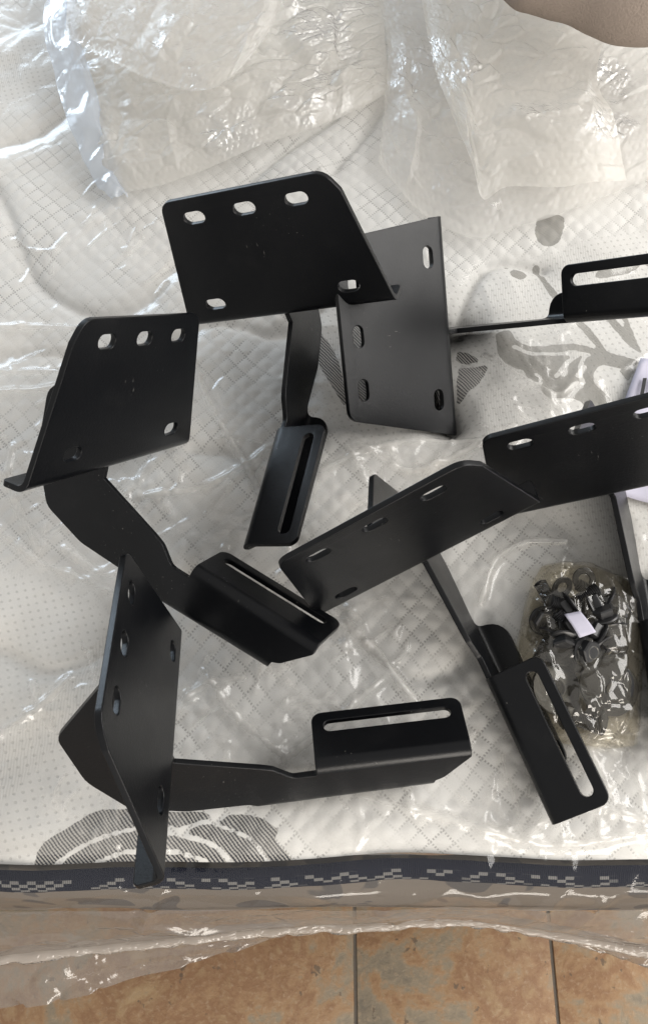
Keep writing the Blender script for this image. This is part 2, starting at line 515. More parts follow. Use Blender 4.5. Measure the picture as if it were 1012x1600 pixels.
def sheet_bm(outline, holes, T, bev=0.0007):
    cu = bpy.data.curves.new('pattern', 'CURVE')
    cu.dimensions = '2D'; cu.fill_mode = 'BOTH'
    cu.extrude = T / 2 - bev; cu.bevel_depth = bev; cu.bevel_resolution = 1; cu.offset = -bev
    for loop in [outline] + holes:
        sp = cu.splines.new('POLY')
        sp.points.add(len(loop) - 1)
        for p, q in zip(sp.points, loop):
            p.co = (q[0], q[1], 0, 1)
        sp.use_cyclic_u = True
    o = bpy.data.objects.new('pattern', cu)
    COL.objects.link(o)
    dg = bpy.context.evaluated_depsgraph_get()
    me = bpy.data.meshes.new_from_object(o.evaluated_get(dg))
    bpy.data.objects.remove(o); bpy.data.curves.remove(cu)
    bm = bmesh.new(); bm.from_mesh(me); bpy.data.meshes.remove(me)
    bmesh.ops.remove_doubles(bm, verts=bm.verts, dist=2e-5)
    return bm

def fold(bm, p0, d, e, r, angle, side, amin=-9, amax=9, n=8, side_face=None):
    """bend everything beyond the line p0 + s*d (towards e) by angle, towards thickness direction side"""
    p0 = Vector((*p0, 0)); d = Vector((*d, 0)).normalized(); e = Vector((*e, 0)).normalized()
    Lb = r * angle
    for k in range(n + 1):
        gf = [f for f in bm.faces if amin - 0.03 < (f.calc_center_median() - p0).dot(d) < amax + 0.03]
        gg = gf + list({x for f in gf for x in f.edges}) + list({x for f in gf for x in f.verts})
        bmesh.ops.bisect_plane(bm, geom=gg, plane_co=p0 + e * (Lb * k / n), plane_no=e, dist=1e-6)
    for v in bm.verts:
        a = (v.co - p0).dot(d); b = (v.co - p0).dot(e); t = v.co.z * side
        if b <= 1e-7 or not (amin <= a <= amax): continue
        th = min(b / r, angle)
        rr = r - t
        bb = rr * math.sin(th); tt = r - rr * math.cos(th)
        if b > Lb:
            bb += (b - Lb) * math.cos(angle); tt += (b - Lb) * math.sin(angle)
        c = p0 + d * a + e * bb
        v.co = Vector((c.x, c.y, tt * side))

SH = dict(Lb=0.21208, t0=0.0346, Lt=0.19088, Hp=0.12959, h=(0.06018, 0.10914, 0.15752), htv=0.1112, b=(0.03926, 0.17498), hbv=0.02234,
          fu=0.10327, fuL=0.11953, wf=0.04951)
TH = 0.005

def plate_mesh(left):
    Lb = SH['Lb'] + (0.00897 if left else 0); t0 = SH['t0'] - (0.0019 if left else 0); Lt = SH['Lt'] - (0.0008 if left else 0); Hp = SH['Hp']
    mu = (lambda u: Lb - u) if left else (lambda u: u)
    r = 0.0075; bl = r * math.pi / 2
    lip = 0.013
    kl = t0 / Hp; kr = (Lb - Lt) / Hp
    b0 = -r                                     # bend starts r above the sharp corner line v = 0
    low = -(bl - r) - lip + 0.0
    pts = [(t0, Hp, 0.012), (Lt - 0.004, Hp, 0.016), (Lt + 0.006, Hp - 0.018, 0.01), (Lb, 0.004, 0.004), (Lb + 0.0015, low, 0.004), (0.001, low, 0.003), (0.001, 0.004, 0.010)]
    pts = [(mu(a), b, c) for a, b, c in pts]
    hol = [slot(mu(u), SH['htv'], 1, 0, 0.0205, 0.0115) for u in SH['h']] + [slot(mu(u), SH['hbv'], 1, 0, 0.0205, 0.0115) for u in SH['b']]
    bm = sheet_bm(fillet(pts), hol, TH)
    fold(bm, (0, r), (1, 0), (0, -1), r, math.pi / 2, -1)
    for v in bm.verts: v.co.z -= TH / 2         # front face at n = 0
    return bm

def arm_bms(left):
    fu = (SH['Lb'] + 0.00897 - SH['fuL']) if left else SH['fu']
    r = 0.0075; bl = r * math.pi / 2
    F1 = Vector((0.0949, -0.0535)); F2 = Vector((0.2175, -0.0690))
    d = (F2 - F1).normalized(); e = Vector((-d.y, d.x))
    s1 = F1 - e * r; s2 = F2 - e * r
    fl = bl + SH['wf'] - r
    E1 = Vector((0.0275, -0.0917)); E2 = Vector((0.1858, -0.1075))
    d2 = (E2 - E1).normalized(); e2 = Vector((d2.y, -d2.x))
    ear = bl + 0.026 - r
    g1 = E1 + d2 * 0.012 - e2 * r; g2 = E2 - e2 * r
    pts = [(-0.005, 0.100, 0.0), (-0.005, -0.0118, 0), (0.0546, -0.0399, 0.03), (0.0634, -0.0449, 0.012), (0.0760, -0.0600, 0.010), (s1.x - 0.0010, s1.y - 0.0012, 0.003),
           (*(s1 + d * 0.0004), 0.0), (*(s1 + e * fl), 0.0085), (*(s2 + e * fl), 0.0085), (*s2, 0.004), (E2.x + 0.006, E2.y + 0.010, 0.012),
           (*(g2 - d2 * 0.002), 0.0), (*(g2 - d2 * 0.012 + e2 * ear), 0.012), (*(g1 + d2 * 0.006 + e2 * ear), 0.022), (*g1, 0.012),
           (-0.0159, -0.0775, 0.03), (-0.0575, -0.0590, 0.016), (-0.0764, -0.0139, 0.04), (-0.0760, 0.0430, 0.016), (-0.006, 0.1045, 0.0)]
    ctr = (s1 + s2) / 2 + e * (bl + 0.0355 - r)
    hol = [slot(ctr.x, ctr.y, d.x, d.y, 0.104, 0.0105, 10)]
    bm = sheet_bm(fillet(pts), hol, TH)
    L = (F2 - F1).length
    fold(bm, s1, d, e, r, math.pi / 2, 1, -0.0004, L + 0.05)
    fold(bm, g1, d2, e2, r, math.pi / 2, 1, -0.006, 0.30)
    bmesh.ops.recalc_face_normals(bm, faces=bm.faces)
    # split into arm, slotted foot and stiffening flange along the folds
    outs = []
    def cls(f):
        c = f.calc_center_median()
        if abs(c.z) <= TH / 2 + 1e-5: return 0
        q = Vector((c.x, c.y))
        return 1 if (q - s1).dot(e) > -0.004 and (q - s1).dot(e) > (g1 - q).dot(-e2) * 0 - 0.004 else 2
    for k in range(3):
        b = bm.copy()
        b.faces.ensure_lookup_table()
        bmesh.ops.delete(b, geom=[f for f in b.faces if cls(f) != k], context='FACES')
        for v in b.verts:
            n, vv, z = v.co
            v.co = Vector((fu + z, vv, n))      # pattern (n, v, thickness) -> bracket (u, v, n)
        bmesh.ops.recalc_face_normals(b, faces=b.faces)
        outs.append(b)
    bm.free()
    return outs

def to_mesh(bm, name):
    me = bpy.data.meshes.new(name)
    bm.to_mesh(me); bm.free()
    return me

BM = {}
for left in (False, True):
    pb = plate_mesh(left)
    bmesh.ops.recalc_face_normals(pb, faces=pb.faces)
    a, f, g = arm_bms(left)
    BM[left] = [('mounting_plate', to_mesh(pb, 'mounting_plate')), ('arm', to_mesh(a, 'arm')), ('slotted_foot', to_mesh(f, 'slotted_foot')), ('stiffening_flange', to_mesh(g, 'stiffening_flange'))]

POSE = {
 'A': [[0.91542, -0.32022, -0.24384, -0.13127], [-0.13853, 0.31814, -0.93787, 0.49166], [0.3779, 0.89232, 0.24688, 0.04191]],
 'B': [[-0.10622, -0.83405, 0.54137, 0.13592], [0.8089, -0.3891, -0.44077, 0.40402], [0.57827, 0.3911, 0.716, -0.01881]],
 'C': [[0.40073, 0.26546, 0.87689, -0.21802], [0.55837, 0.68805, -0.46347, 0.25521], [-0.72638, 0.67536, 0.1275, 0.17151]],
 'D': [[-0.07698, -0.20904, 0.97487, -0.10309], [0.8784, 0.44835, 0.1655, -0.00581], [-0.47168, 0.86907, 0.14911, 0.13052]],
 'E': [[0.83719, -0.45147, 0.30869, -0.00435], [0.31505, -0.06325, -0.94696, 0.20229], [0.44705, 0.89004, 0.08929, 0.02477]],
 'F': [[0.86513, -0.49935, -0.04691, 0.15891], [0.01423, 0.11792, -0.99292, 0.2974], [0.50135, 0.85834, 0.10912, 0.01486]]}
LABEL = {
 'A': 'black steel bracket farthest back, plate tipped up, arm and foot pointing toward the viewer',
 'B': 'black steel bracket with greyish plate half behind another plate, arm reaching to the right',
 'C': 'black steel bracket at the left whose slotted foot points at the centre',
 'D': 'black steel bracket standing edge-on by the mattress edge, foot lying to the right',
 'E': 'black steel bracket in the centre with slanted plate and foot beside the hardware bag',
 'F': 'black steel bracket cut off by the right side, plate above the hardware bag'}
def proper(R):
    U, _, Vt = np.linalg.svd(np.array(R))
    return U @ Vt
SAMP = []
for key, P in POSE.items():
    P = np.array(P)
    left = key in 'CD'
    R = proper(P[:, :3]); T = P[:, 3].copy()
    T[1] += CAMY
    root = empty('steel_bracket')
    root.matrix_world = Matrix([[*R[0], T[0]], [*R[1], T[1]], [*R[2], T[2]], [0, 0, 0, 1]])
    tag(root, LABEL[key], 'bracket', 'six black steel mounting brackets on the mattress')
    for nm, me in BM[left]:
        o = link(nm, me, M_STEEL, root)
        if me.users == 1:
            me.shade_smooth(); me.set_sharp_from_angle(angle=math.radians(50))
        w = o.modifiers.new('normals', 'WEIGHTED_NORMAL'); w.keep_sharp = True; w.weight = 100
        me.calc_loop_triangles()
        co = np.empty(len(me.vertices) * 3, np.float32); me.vertices.foreach_get('co', co); co = co.reshape(-1, 3)
        ti = np.empty(len(me.loop_triangles) * 3, np.int32); me.loop_triangles.foreach_get('vertices', ti); ti = ti.reshape(-1, 3)
        A_, B_, C_ = co[ti[:, 0]], co[ti[:, 1]], co[ti[:, 2]]
        ar = np.linalg.norm(np.cross(B_ - A_, C_ - A_), axis=1)
        pick = RNG.choice(len(ti), 9000, p=ar / ar.sum())
        u = RNG.random((9000, 2)); fl_ = u.sum(1) > 1; u[fl_] = 1 - u[fl_]
        q = A_[pick] + (B_[pick] - A_[pick]) * u[:, :1] + (C_[pick] - A_[pick]) * u[:, 1:]
        SAMP.append(q @ R.T + T)
SAMP = np.concatenate(SAMP)

# ------------------------------------------------------------------ mattress
X0, X1, Y0, Y1, DX = -0.60, 0.60, 0.0, 1.22, 0.002
gx = np.arange(X0, X1 + 1e-6, DX); gy = np.arange(Y0, Y1 + 1e-6, DX)
GX, GY = np.meshgrid(gx, gy)
wx = GX + 0.016 * (fbm(GX * 9, GY * 9, 3) - 0.5)
wy = GY + 0.016 * (fbm(GX * 9, GY * 9, 8) - 0.5)
DIAG = 0.0195
PQp = (wx + wy * 0.93) / DIAG
PQq = (wx - wy * 0.93) / DIAG
valleys = [
    [(-60, 250), (0, 225), (50, 212), (90, 185), (140, 140), (200, 80), (240, 0)],
    [(-10, 290), (12, 330), (30, 385), (60, 440), (115, 478), (165, 490), (215, 475), (250, 440), (285, 390), (330, 330), (420, 250), (520, 180)],
    [(-60, 560), (60, 545), (200, 560), (330, 500), (430, 520), (500, 480)],
    [(-60, 1000), (0, 1015), (60, 1046), (110, 1040), (160, 1010), (220, 950), (300, 900)],
    [(713, 515), (725, 470), (745, 430), (765, 410), (800, 405), (850, 415)],
    [(300, 700), (380, 720), (470, 860), (560, 1000), (640, 1060), (720, 1040), (760, 960)],
    [(600, 160), (560, 215), (520, 260)],
]
mask_dots = np.zeros(GX.shape)
for poly in [
    [(470, 480), (560, 470), (720, 430), (1100, 380), (1100, 1020), (930, 880), (820, 760), (680, 690), (560, 690), (500, 620)],
    [(-80, 890), (60, 900), (130, 930), (190, 1000), (140, 1100), (160, 1270), (60, 1330), (-80, 1345)],
    [(-80, 60), (60, 60), (70, 130), (0, 180), (-80, 200)]]:
    mask_dots[in_poly(GX, GY, catmull(xy(poly + poly[:1]), 6))] = 1
mask_dots = blur(mask_dots, 3, 2)
def zp(pts, ox=700, oy=380, s=3.2436):
    return [(ox + a / s, oy + b / s) for a, b in pts]
greys = [
    zp([(245, 435), (315, 430), (350, 480), (430, 508), (640, 503), (800, 545), (970, 605), (860, 628), (780, 612), (742, 650), (740, 700), (830, 800), (720, 845), (660, 790), (490, 772), (468, 668), (350, 630), (262, 565)]),
    zp([(318, 120), (350, 105), (400, 125), (402, 150), (370, 168), (325, 150)]),
    zp([(430, 82), (470, 82), (482, 130), (565, 258), (545, 285), (465, 145)]),
    zp([(780, 350), (835, 370), (920, 470), (995, 575), (900, 500)]),
    zp([(868, 340), (892, 340), (965, 520), (1000, 580), (930, 500)]),
    zp([(640, 385), (690, 395), (805, 542), (755, 520)]),
    zp([(765, 110), (800, 90), (965, 60), (950, 132), (760, 175)]),
    zp([(1000, 60), (1080, 50), (1080, 110), (1000, 110)]),
    zp([(278, 78), (345, 92), (330, 100), (290, 92)]),
    [(840, 335), (880, 335), (875, 372), (850, 380), (838, 360)],
    zp([(860, 640), (900, 690), (880, 740), (940, 640)]),
    zp([(400, 640), (470, 690), (440, 700), (390, 665)]),
    [(905, 660), (950, 640), (985, 655), (960, 690), (915, 690)],
]
white_cut = [zp([(335, 512), (450, 552), (640, 548), (720, 560)]), zp([(655, 562), (600, 605), (550, 672)]), zp([(692, 575), (670, 630), (685, 705)])]
mask_grey = np.zeros(GX.shape)
for poly in greys:
    mask_grey[in_poly(GX, GY, catmull(xy(poly + poly[:1]), 5))] = 1
for ln in white_cut:
    mask_grey[curve_dist(GX, GY, catmull(xy(ln), 6)) < 0.0024] = 0
leaves = [
    [(45, 1352), (62, 1318), (110, 1288), (160, 1264), (230, 1268), (300, 1270), (380, 1273), (412, 1280), (436, 1302), (428, 1310), (452, 1338), (445, 1352), (340, 1352), (200, 1352)],
    [(496, 515), (520, 545), (535, 590), (542, 640), (508, 588), (496, 560)],
    [(715, 545), (735, 550), (750, 562), (716, 563)],
    [(716, 572), (742, 570), (763, 568), (752, 592), (735, 606), (716, 622)],
    [(545, 505), (575, 520), (580, 640), (560, 640)],
    [(670, 600), (700, 600), (705, 640), (675, 645)],
]
leaf_cut = [[(70, 1352), (130, 1318), (200, 1296), (260, 1292), (300, 1310)], [(120, 1356), (180, 1333), (240, 1328), (300, 1336), (340, 1356)],
            [(265, 1300), (330, 1318), (370, 1356)], [(330, 1285), (390, 1310), (420, 1350)], [(240, 1310), (300, 1290), (350, 1275)]]
mask_leaf = np.zeros(GX.shape)
for poly in leaves:
    mask_leaf[in_poly(GX, GY, catmull(xy(poly + poly[:1]), 5))] = 1
for ln in leaf_cut:
    mask_leaf[curve_dist(GX, GY, catmull(xy(ln), 6)) < 0.0018] = 0

def puff(a): return np.abs(np.sin(np.pi * a))
rump = fbm(GX * 16, GY * 16, 77, 2)
H0 = (0.0003 + 0.0016 * rump) * (puff(PQp) * puff(PQq)) ** 1.15 * (1 - mask_dots) + 0.008 * np.clip(rump - 0.50, 0, 1) * ridge(GX * 26 + GY * 9, GY * 30, 79) ** 3
H0 = H0 + 0.0012 * mask_dots * fbm(GX * 70, GY * 70, 21, 2)
for k, vl in enumerate(valleys):
    dd = curve_dist(GX, GY, catmull(xy(vl), 8))
    H0 = H0 - 0.0060 * np.exp(-(dd / 0.0055) ** 2) - 0.003 * np.exp(-(dd / 0.02) ** 2)
H0 = H0 + 0.011 * (fbm(GX * 5.5, GY * 5.5, 31, 2) - 0.5) + 0.004 * (fbm(GX * 26, GY * 26, 41, 2) - 0.5) - 0.002
edge_fall = np.clip((0.030 - GY) / 0.030, 0, 1)
H0 = H0 * (1 - 0.6 * edge_fall) - 0.010 * edge_fall ** 2.2
# the soft top gives way under the steel
ci = np.clip(((SAMP[:, 0] - X0) / DX).round().astype(int), 0, len(gx) - 1)
cj = np.clip(((SAMP[:, 1] - Y0) / DX).round().astype(int), 0, len(gy) - 1)
inside = (SAMP[:, 0] > X0) & (SAMP[:, 0] < X1) & (SAMP[:, 1] > Y0 - 0.001) & (SAMP[:, 1] < Y1)
ZM = np.full(GX.shape, 1.0)
np.minimum.at(ZM, (cj[inside], ci[inside]), SAMP[inside, 2])
def dilate_min(A, n):
    for _ in range(n):
        B = np.pad(A, 1, constant_values=1.0)
        A = np.minimum.reduce([B[1:-1, 1:-1], B[:-2, 1:-1], B[2:, 1:-1], B[1:-1, :-2], B[1:-1, 2:]])
    return A
ZM = dilate_min(ZM, 2)
DENT = np.clip(H0 - (ZM - 0.0035), 0, 0.05)
for k in (2, 3, 4, 6, 8):
    DENT = np.maximum(DENT, blur(DENT, k, 1) * 0.98)
DENT = np.maximum(blur(DENT, 2, 1), np.clip(H0 - (ZM - 0.0030), 0, 0.05))
HM = H0 - DENT
NEAR = np.clip(1 - (ZM - H0) / 0.03, 0, 1) * (ZM < 0.9)
NEAR = np.clip(blur(NEAR, 6, 2) * 1.6, 0, 1)

def h_at(x, y):
    i = np.clip((np.asarray(x) - X0) / DX, 0, len(gx) - 1.001); j = np.clip((np.asarray(y) - Y0) / DX, 0, len(gy) - 1.001)
    i0, j0 = i.astype(int), j.astype(int); fx, fy = i - i0, j - j0
    return HM[j0, i0] * (1 - fx) * (1 - fy) + HM[j0, i0 + 1] * fx * (1 - fy) + HM[j0 + 1, i0] * (1 - fx) * fy + HM[j0 + 1, i0 + 1] * fx * fy

mattress = empty('mattress', (0, 0.6, -0.30))
tag(mattress, 'cream quilted mattress with grey floral damask and navy edge tape, under clear film', 'mattress')
def child_at(o, parent):
    o.parent = parent
    o.matrix_parent_inverse = Matrix.Translation(-Vector(parent.location))
def edge_wave(x): return 0.0032 * np.sin(x * 11 + 0.6) + 0.0016 * np.sin(x * 29) + 0.003 * (vnoise(x * 14, x * 0, 6) - 0.5)
me = mesh_np('top_panel', np.stack([GX, GY + edge_wave(GX) * np.exp(-GY / 0.02), HM], -1).reshape(-1, 3), grid_faces(len(gx), len(gy)))
att = me.attributes.new('pq', 'FLOAT_VECTOR', 'POINT')
att.data.foreach_set('vector', np.stack([PQp, PQq, np.zeros_like(PQp)], -1).astype(np.float32).ravel())
ca = me.color_attributes.new('mask', 'FLOAT_COLOR', 'POINT')
ca.data.foreach_set('color', np.stack([blur(mask_grey, 1, 1), blur(mask_leaf, 1, 1), np.clip(mask_dots, 0, 1), np.ones_like(GX)], -1).astype(np.float32).ravel())
top = link('top_panel', me, M_QUILT, None, 180)
child_at(top, mattress)

# edge tape: a rolled welt along the front
nx = 300; na = 25
xs = np.linspace(X0, X1, nx); aa = np.linspace(math.radians(118), math.radians(-95), na)
V = []; AR = []
for k, a in enumerate(aa):
    rr = 0.0112 + 0.0008 * (vnoise(xs * 60, np.full(nx, k * 0.3), 5) - 0.5)
    yc = -0.0095 + edge_wave(xs); zc = -0.0172 + 0.0016 * np.sin(xs * 14)
    V.append(np.stack([xs, yc - np.cos(a) * rr * 1.0, zc + np.sin(a) * rr], -1)); AR.append(np.full(nx, k / (na - 1)))
me = mesh_np('edge_tape', np.concatenate(V), grid_faces(nx, na)[:, ::-1])
me.attributes.new('around', 'FLOAT', 'POINT').data.foreach_set('value', np.concatenate(AR).astype(np.float32))
o = link('edge_tape', me, M_TAPE, None, 180); child_at(o, mattress)
# border: the bulging side of the mattress
prof = [(0.006, -0.026), (-0.010, -0.034), (-0.026, -0.055), (-0.036, -0.09), (-0.040, -0.14), (-0.036, -0.20), (-0.020, -0.27), (0.0, -0.292)]
pr = catmull(prof, 4)
V = [np.stack([xs, p[0] + 0.006 * (fbm(xs * 14, np.full(nx, k * 0.25), 9, 2) - 0.5), np.full(nx, p[1])], -1) for k, p in enumerate(pr)]
o = link('border_panel', mesh_np('border_panel', np.concatenate(V), grid_faces(nx, len(pr))[:, ::-1]), M_BORDER, None, 180); child_at(o, mattress)
# lower slab that closes the mattress
bm_ = box_mesh('lower_core', X1 - X0, Y1 - 0.04, 0.25, 0.01); o = link('lower_core', bm_, M_BORDER, None, 40); o.location = (0, Y1 / 2 + 0.015, -0.172); child_at(o, mattress); 
base = link('bed_base', box_mesh('bed_base', X1 - X0 - 0.02, Y1 - 0.12, 0.30, 0.012), M_BASE, None, 40)
base.location = (0, Y1 / 2 + 0.05, FZ + 0.153 + 0.006)
tag(base, 'dark bed base carrying the quilted mattress above the slate floor', 'bed base')

# ------------------------------------------------------------------ clear film over the mattress
FD = 0.0028
fx_ = np.arange(X0, X1 + 1e-6, FD); fy_ = np.arange(0.004, Y1 + 1e-6, FD)
FX, FY = np.meshgrid(fx_, fy_)
def interp(A, x, y):
    i = np.clip((x - X0) / DX, 0, len(gx) - 1.001); j = np.clip((y - Y0) / DX, 0, len(gy) - 1.001)
    i0, j0 = i.astype(int), j.astype(int); a, b = i - i0, j - j0
    return A[j0, i0] * (1 - a) * (1 - b) + A[j0, i0 + 1] * a * (1 - b) + A[j0 + 1, i0] * (1 - a) * b + A[j0 + 1, i0 + 1] * a * b
near = interp(NEAR, FX, FY)
sm_h = interp(blur(HM, 4, 2), FX, FY)
th = 0.6
U_ = FX * math.cos(th) + FY * math.sin(th); V_ = -FX * math.sin(th) + FY * math.cos(th)
busy = np.clip((fbm(FX * 6, FY * 6, 47, 2) - 0.42) / 0.2, 0, 1)
wr = busy * (0.0035 * ridge(U_ * 5, V_ * 17, 51) ** 10 + 0.0030 * ridge(V_ * 5 + 3, U_ * 15, 57) ** 12 + 0.003 * ridge(FX * 18 + 2.0 * fbm(FX * 5, FY * 5, 3), FY * 7, 63) ** 12)
wr = wr + busy * 0.0007 * facet(FX * 22 + 1.2 * fbm(FX * 10, FY * 10, 71), FY * 22, 72) + 0.0016 * (fbm(FX * 18, FY * 18, 81, 2))
long_folds = [
    ([(470, 905), (560, 1000), (610, 1050), (650, 1100)], 0.006), ([(540, 970), (585, 1015), (625, 1075)], 0.005),
    ([(-20, 585), (60, 583), (130, 590)], 0.006), ([(-20, 612), (50, 612), (110, 606)], 0.005), ([(-20, 512), (80, 514), (150, 516)], 0.005),
    ([(300, 560), (330, 640), (390, 740), (420, 800)], 0.006), ([(500, 740), (600, 700), (700, 690), (780, 700)], 0.005),
    ([(560, 700), (650, 740), (760, 690)], 0.004), ([(440, 1190), (520, 1130), (600, 1060)], 0.005), ([(750, 940), (770, 880), (820, 850), (880, 850)], 0.006),
    ([(1000, 840), (960, 1000), (990, 1140)], 0.005), ([(230, 780), (330, 760), (430, 700)], 0.005), ([(320, 1050), (370, 1120), (440, 1180)], 0.005),
    ([(560, 1240), (700, 1280), (860, 1320), (1012, 1300)], 0.005), ([(0, 1150), (60, 1110), (110, 1060)], 0.005), ([(0, 830), (60, 880), (110, 900), (200, 940)], 0.006),
    ([(20, 700), (15, 760), (60, 860)], 0.005), ([(760, 560), (860, 620), (900, 600)], 0.004), ([(820, 1300), (900, 1260), (1000, 1280)], 0.005), ([(100, 860), (160, 900), (180, 900)], 0.004)]
CREASE = np.zeros(FX.shape)
def film_line(line, am, wd, white):
    lo, hi = line.min(0) - 0.02, line.max(0) + 0.02
    i0, i1 = np.clip(((np.array([lo[0], hi[0]]) - fx_[0]) / FD).astype(int), 0, len(fx_) - 1)
    j0, j1 = np.clip(((np.array([lo[1], hi[1]]) - fy_[0]) / FD).astype(int), 0, len(fy_) - 1)
    if i1 - i0 < 2 or j1 - j0 < 2: return
    sl = np.s_[j0:j1, i0:i1]
    dd = curve_dist(FX[sl], FY[sl], line)
    g = np.exp(-(dd / wd) ** 2)
    wr[sl] += am * g
    CREASE[sl] = np.maximum(CREASE[sl], white * g * (0.35 + 0.65 * vnoise(FX[sl] * 60, FY[sl] * 60, 131)))
for ln, am in long_folds:
    film_line(catmull(xy(ln), 8), am * 1.15, 0.0040, 1.0)
rl = random.Random(5)
for k in range(300):
    cl = rl.choice([(-0.24, 0.30), (-0.22, 0.44), (-0.05, 0.16), (0.02, 0.10), (0.1, 0.33), (0.12, 0.06), (-0.2, 0.10), (0.23, 0.1), (-0.1, 0.36), (0.2, 0.4), (-0.02, 0.27), (0.0, 0.03), (-0.2, 0.03), (0.2, 0.03), (-0.25, 0.6)])
    px0 = cl[0] + rl.gauss(0, 0.055); py0 = max(0.01, cl[1] + rl.gauss(0, 0.04))
    a_ = rl.uniform(0, math.pi) if cl[1] > 0.04 else math.pi / 2 + rl.uniform(-0.6, 0.6)
    L0 = rl.uniform(0.012, 0.06)
    b_ = a_ + rl.uniform(-0.7, 0.7)
    pts3 = [(px0, py0), (px0 + math.cos(a_) * L0 / 2, py0 + math.sin(a_) * L0 / 2), (px0 + math.cos(a_) * L0 / 2 + math.cos(b_) * L0 / 2, py0 + math.sin(a_) * L0 / 2 + math.sin(b_) * L0 / 2)]
    film_line(catmull(pts3, 5), rl.uniform(0.001, 0.004), rl.uniform(0.0012, 0.0042), rl.uniform(0.2, 0.95))
pleat = np.clip((0.07 - FY) / 0.07, 0, 1) ** 1.5
wr = wr + pleat * 0.003 * ridge(FX * 26 + FY * 6, FY * 3, 91) ** 3
FZ_ = sm_h + 0.0028 + wr * (1 - 0.92 * near)
FZ_ = np.minimum(FZ_, np.where(interp(ZM, FX, FY) < 0.5, interp(ZM, FX, FY) - 0.0006, 9.0))
FZ_ = np.maximum(FZ_, interp(HM, FX, FY) + 0.0006)
rows_ = [np.stack([FX[j], FY[j], FZ_[j]], -1) for j in range(len(fy_))]
nxf = len(fx_)
cover = empty('plastic_cover', (0, 0.6, 0.0))
tag(cover, 'crinkled clear plastic film wrapped over the mattress top and its front edge', 'plastic film')
me = mesh_np('top_film', np.concatenate(rows_), grid_faces(nxf, len(fy_)))
haze_ = 0.30 * np.clip((fbm(FX * 8, FY * 8, 141, 3) - 0.5) / 0.25, 0, 1)
me.attributes.new('crease', 'FLOAT', 'POINT').data.foreach_set('value', np.maximum(CREASE, haze_).astype(np.float32).ravel())
o = link('top_film', me, M_FILM, None, 180); child_at(o, cover)
# the front flap: over the tape, then out into a loose pocket ending in the welded hem
hem_px = catmull([(-160, 1520), (0, 1497), (120, 1484), (250, 1470), (380, 1456), (500, 1446), (560, 1448), (640, 1440), (700, 1436), (760, 1440), (820, 1448), (900, 1464), (1012, 1486), (1180, 1515)], 12)
hx = np.array([at(p[0], p[1], -0.085) for p in hem_px])
hy = np.interp(fx_, hx[:, 0], hx[:, 1])
path = [(0.0, 0.0), (0.16, 0.0), (0.32, 0.0), (0.5, 0), (0.75, 0), (1.0, 0)]
ns = 46
fl_rows = []
first = FZ_[0]
for k in range(ns):
    s = k / (ns - 1)
    # profile over the tape
    kx = np.array([0, 0.10, 0.22, 0.34, 0.5, 0.75, 1.0])
    yv = np.stack([np.full(nxf, 0.004), np.full(nxf, -0.010), np.full(nxf, -0.0235), np.full(nxf, -0.030), 0.40 * hy - 0.020, 0.72 * hy - 0.012, hy], 0)
    zv = np.stack([first, np.full(nxf, -0.0035), np.full(nxf, -0.010), np.full(nxf, -0.026), np.full(nxf, -0.050), np.full(nxf, -0.070), np.full(nxf, -0.085)], 0)
    i = min(int(np.searchsorted(kx, s, 'right')) - 1, len(kx) - 2)
    f = (s - kx[i]) / (kx[i + 1] - kx[i])
    y = yv[i] * (1 - f) + yv[i + 1] * f; z = zv[i] * (1 - f) + zv[i + 1] * f
    amp = math.sin(math.pi * min(1, s * 1.05)) if s < 0.95 else 0.1
    w1 = ridge(fx_ * 22 + s * 1.5, np.full(nxf, s * 2.2), 101) ** 3
    w2 = facet(fx_ * 18, np.full(nxf, s * 2.0), 103)
    w3 = ridge(fx_ * 9 - s * 2.2, np.full(nxf, s * 1.4 + 4), 107) ** 2
    out_ = amp * (0.005 * w1 + 0.0012 * w2 + 0.008 * w3)
    fl_rows.append(np.stack([fx_ + 0.004 * amp * (w2 - 0.5), y - out_ * 0.6, z + out_ * 0.9], -1))
kc = 17
o = link('edge_film', mesh_np('edge_film', np.concatenate(fl_rows[:kc + 1]), grid_faces(nxf, kc + 1)[:, ::-1]), M_EDGE, None, 180); child_at(o, cover)
o = link('front_flap', mesh_np('front_flap', np.concatenate(fl_rows[kc:]), grid_faces(nxf, ns - kc)[:, ::-1]), M_FLAP, None, 180); child_at(o, cover)
# welded hem: a thick crinkled bead
last = fl_rows[-1]
V = []
nr = 9
for k in range(nr):
    a = 2 * math.pi * k / (nr - 1)
    rr = 0.0030 + 0.0022 * vnoise(fx_ * 90, np.full(nxf, k * 0.7), 111)
    V.append(np.stack([last[:, 0], last[:, 1] + np.cos(a) * rr * 1.5, last[:, 2] + np.sin(a) * rr * 0.7], -1))
o = link('hem', mesh_np('hem', np.concatenate(V), grid_faces(nxf, nr)), M_HEM, None, 180); child_at(o, cover)
# the ragged skirt hanging under the hem at the left
sk = []
for k in range(14):
    s = k / 13
    drop = 0.045 * np.clip((-0.02 - fx_) / 0.22, 0, 1) ** 0.8 + 0.002 + 0.03 * np.clip((fx_ - 0.2) / 0.2, 0, 1)
    w = facet(fx_ * 26, np.full(nxf, s * 2.4), 121)
    sk.append(np.stack([last[:, 0], last[:, 1] - drop * s * 0.85 - 0.003 * w * s, last[:, 2] - 0.002 - 0.03 * s + 0.008 * w * s], -1))
o = link('skirt', mesh_np('skirt', np.concatenate(sk), grid_faces(nxf, 14)[:, ::-1]), M_FLAP, None, 180); child_at(o, cover)

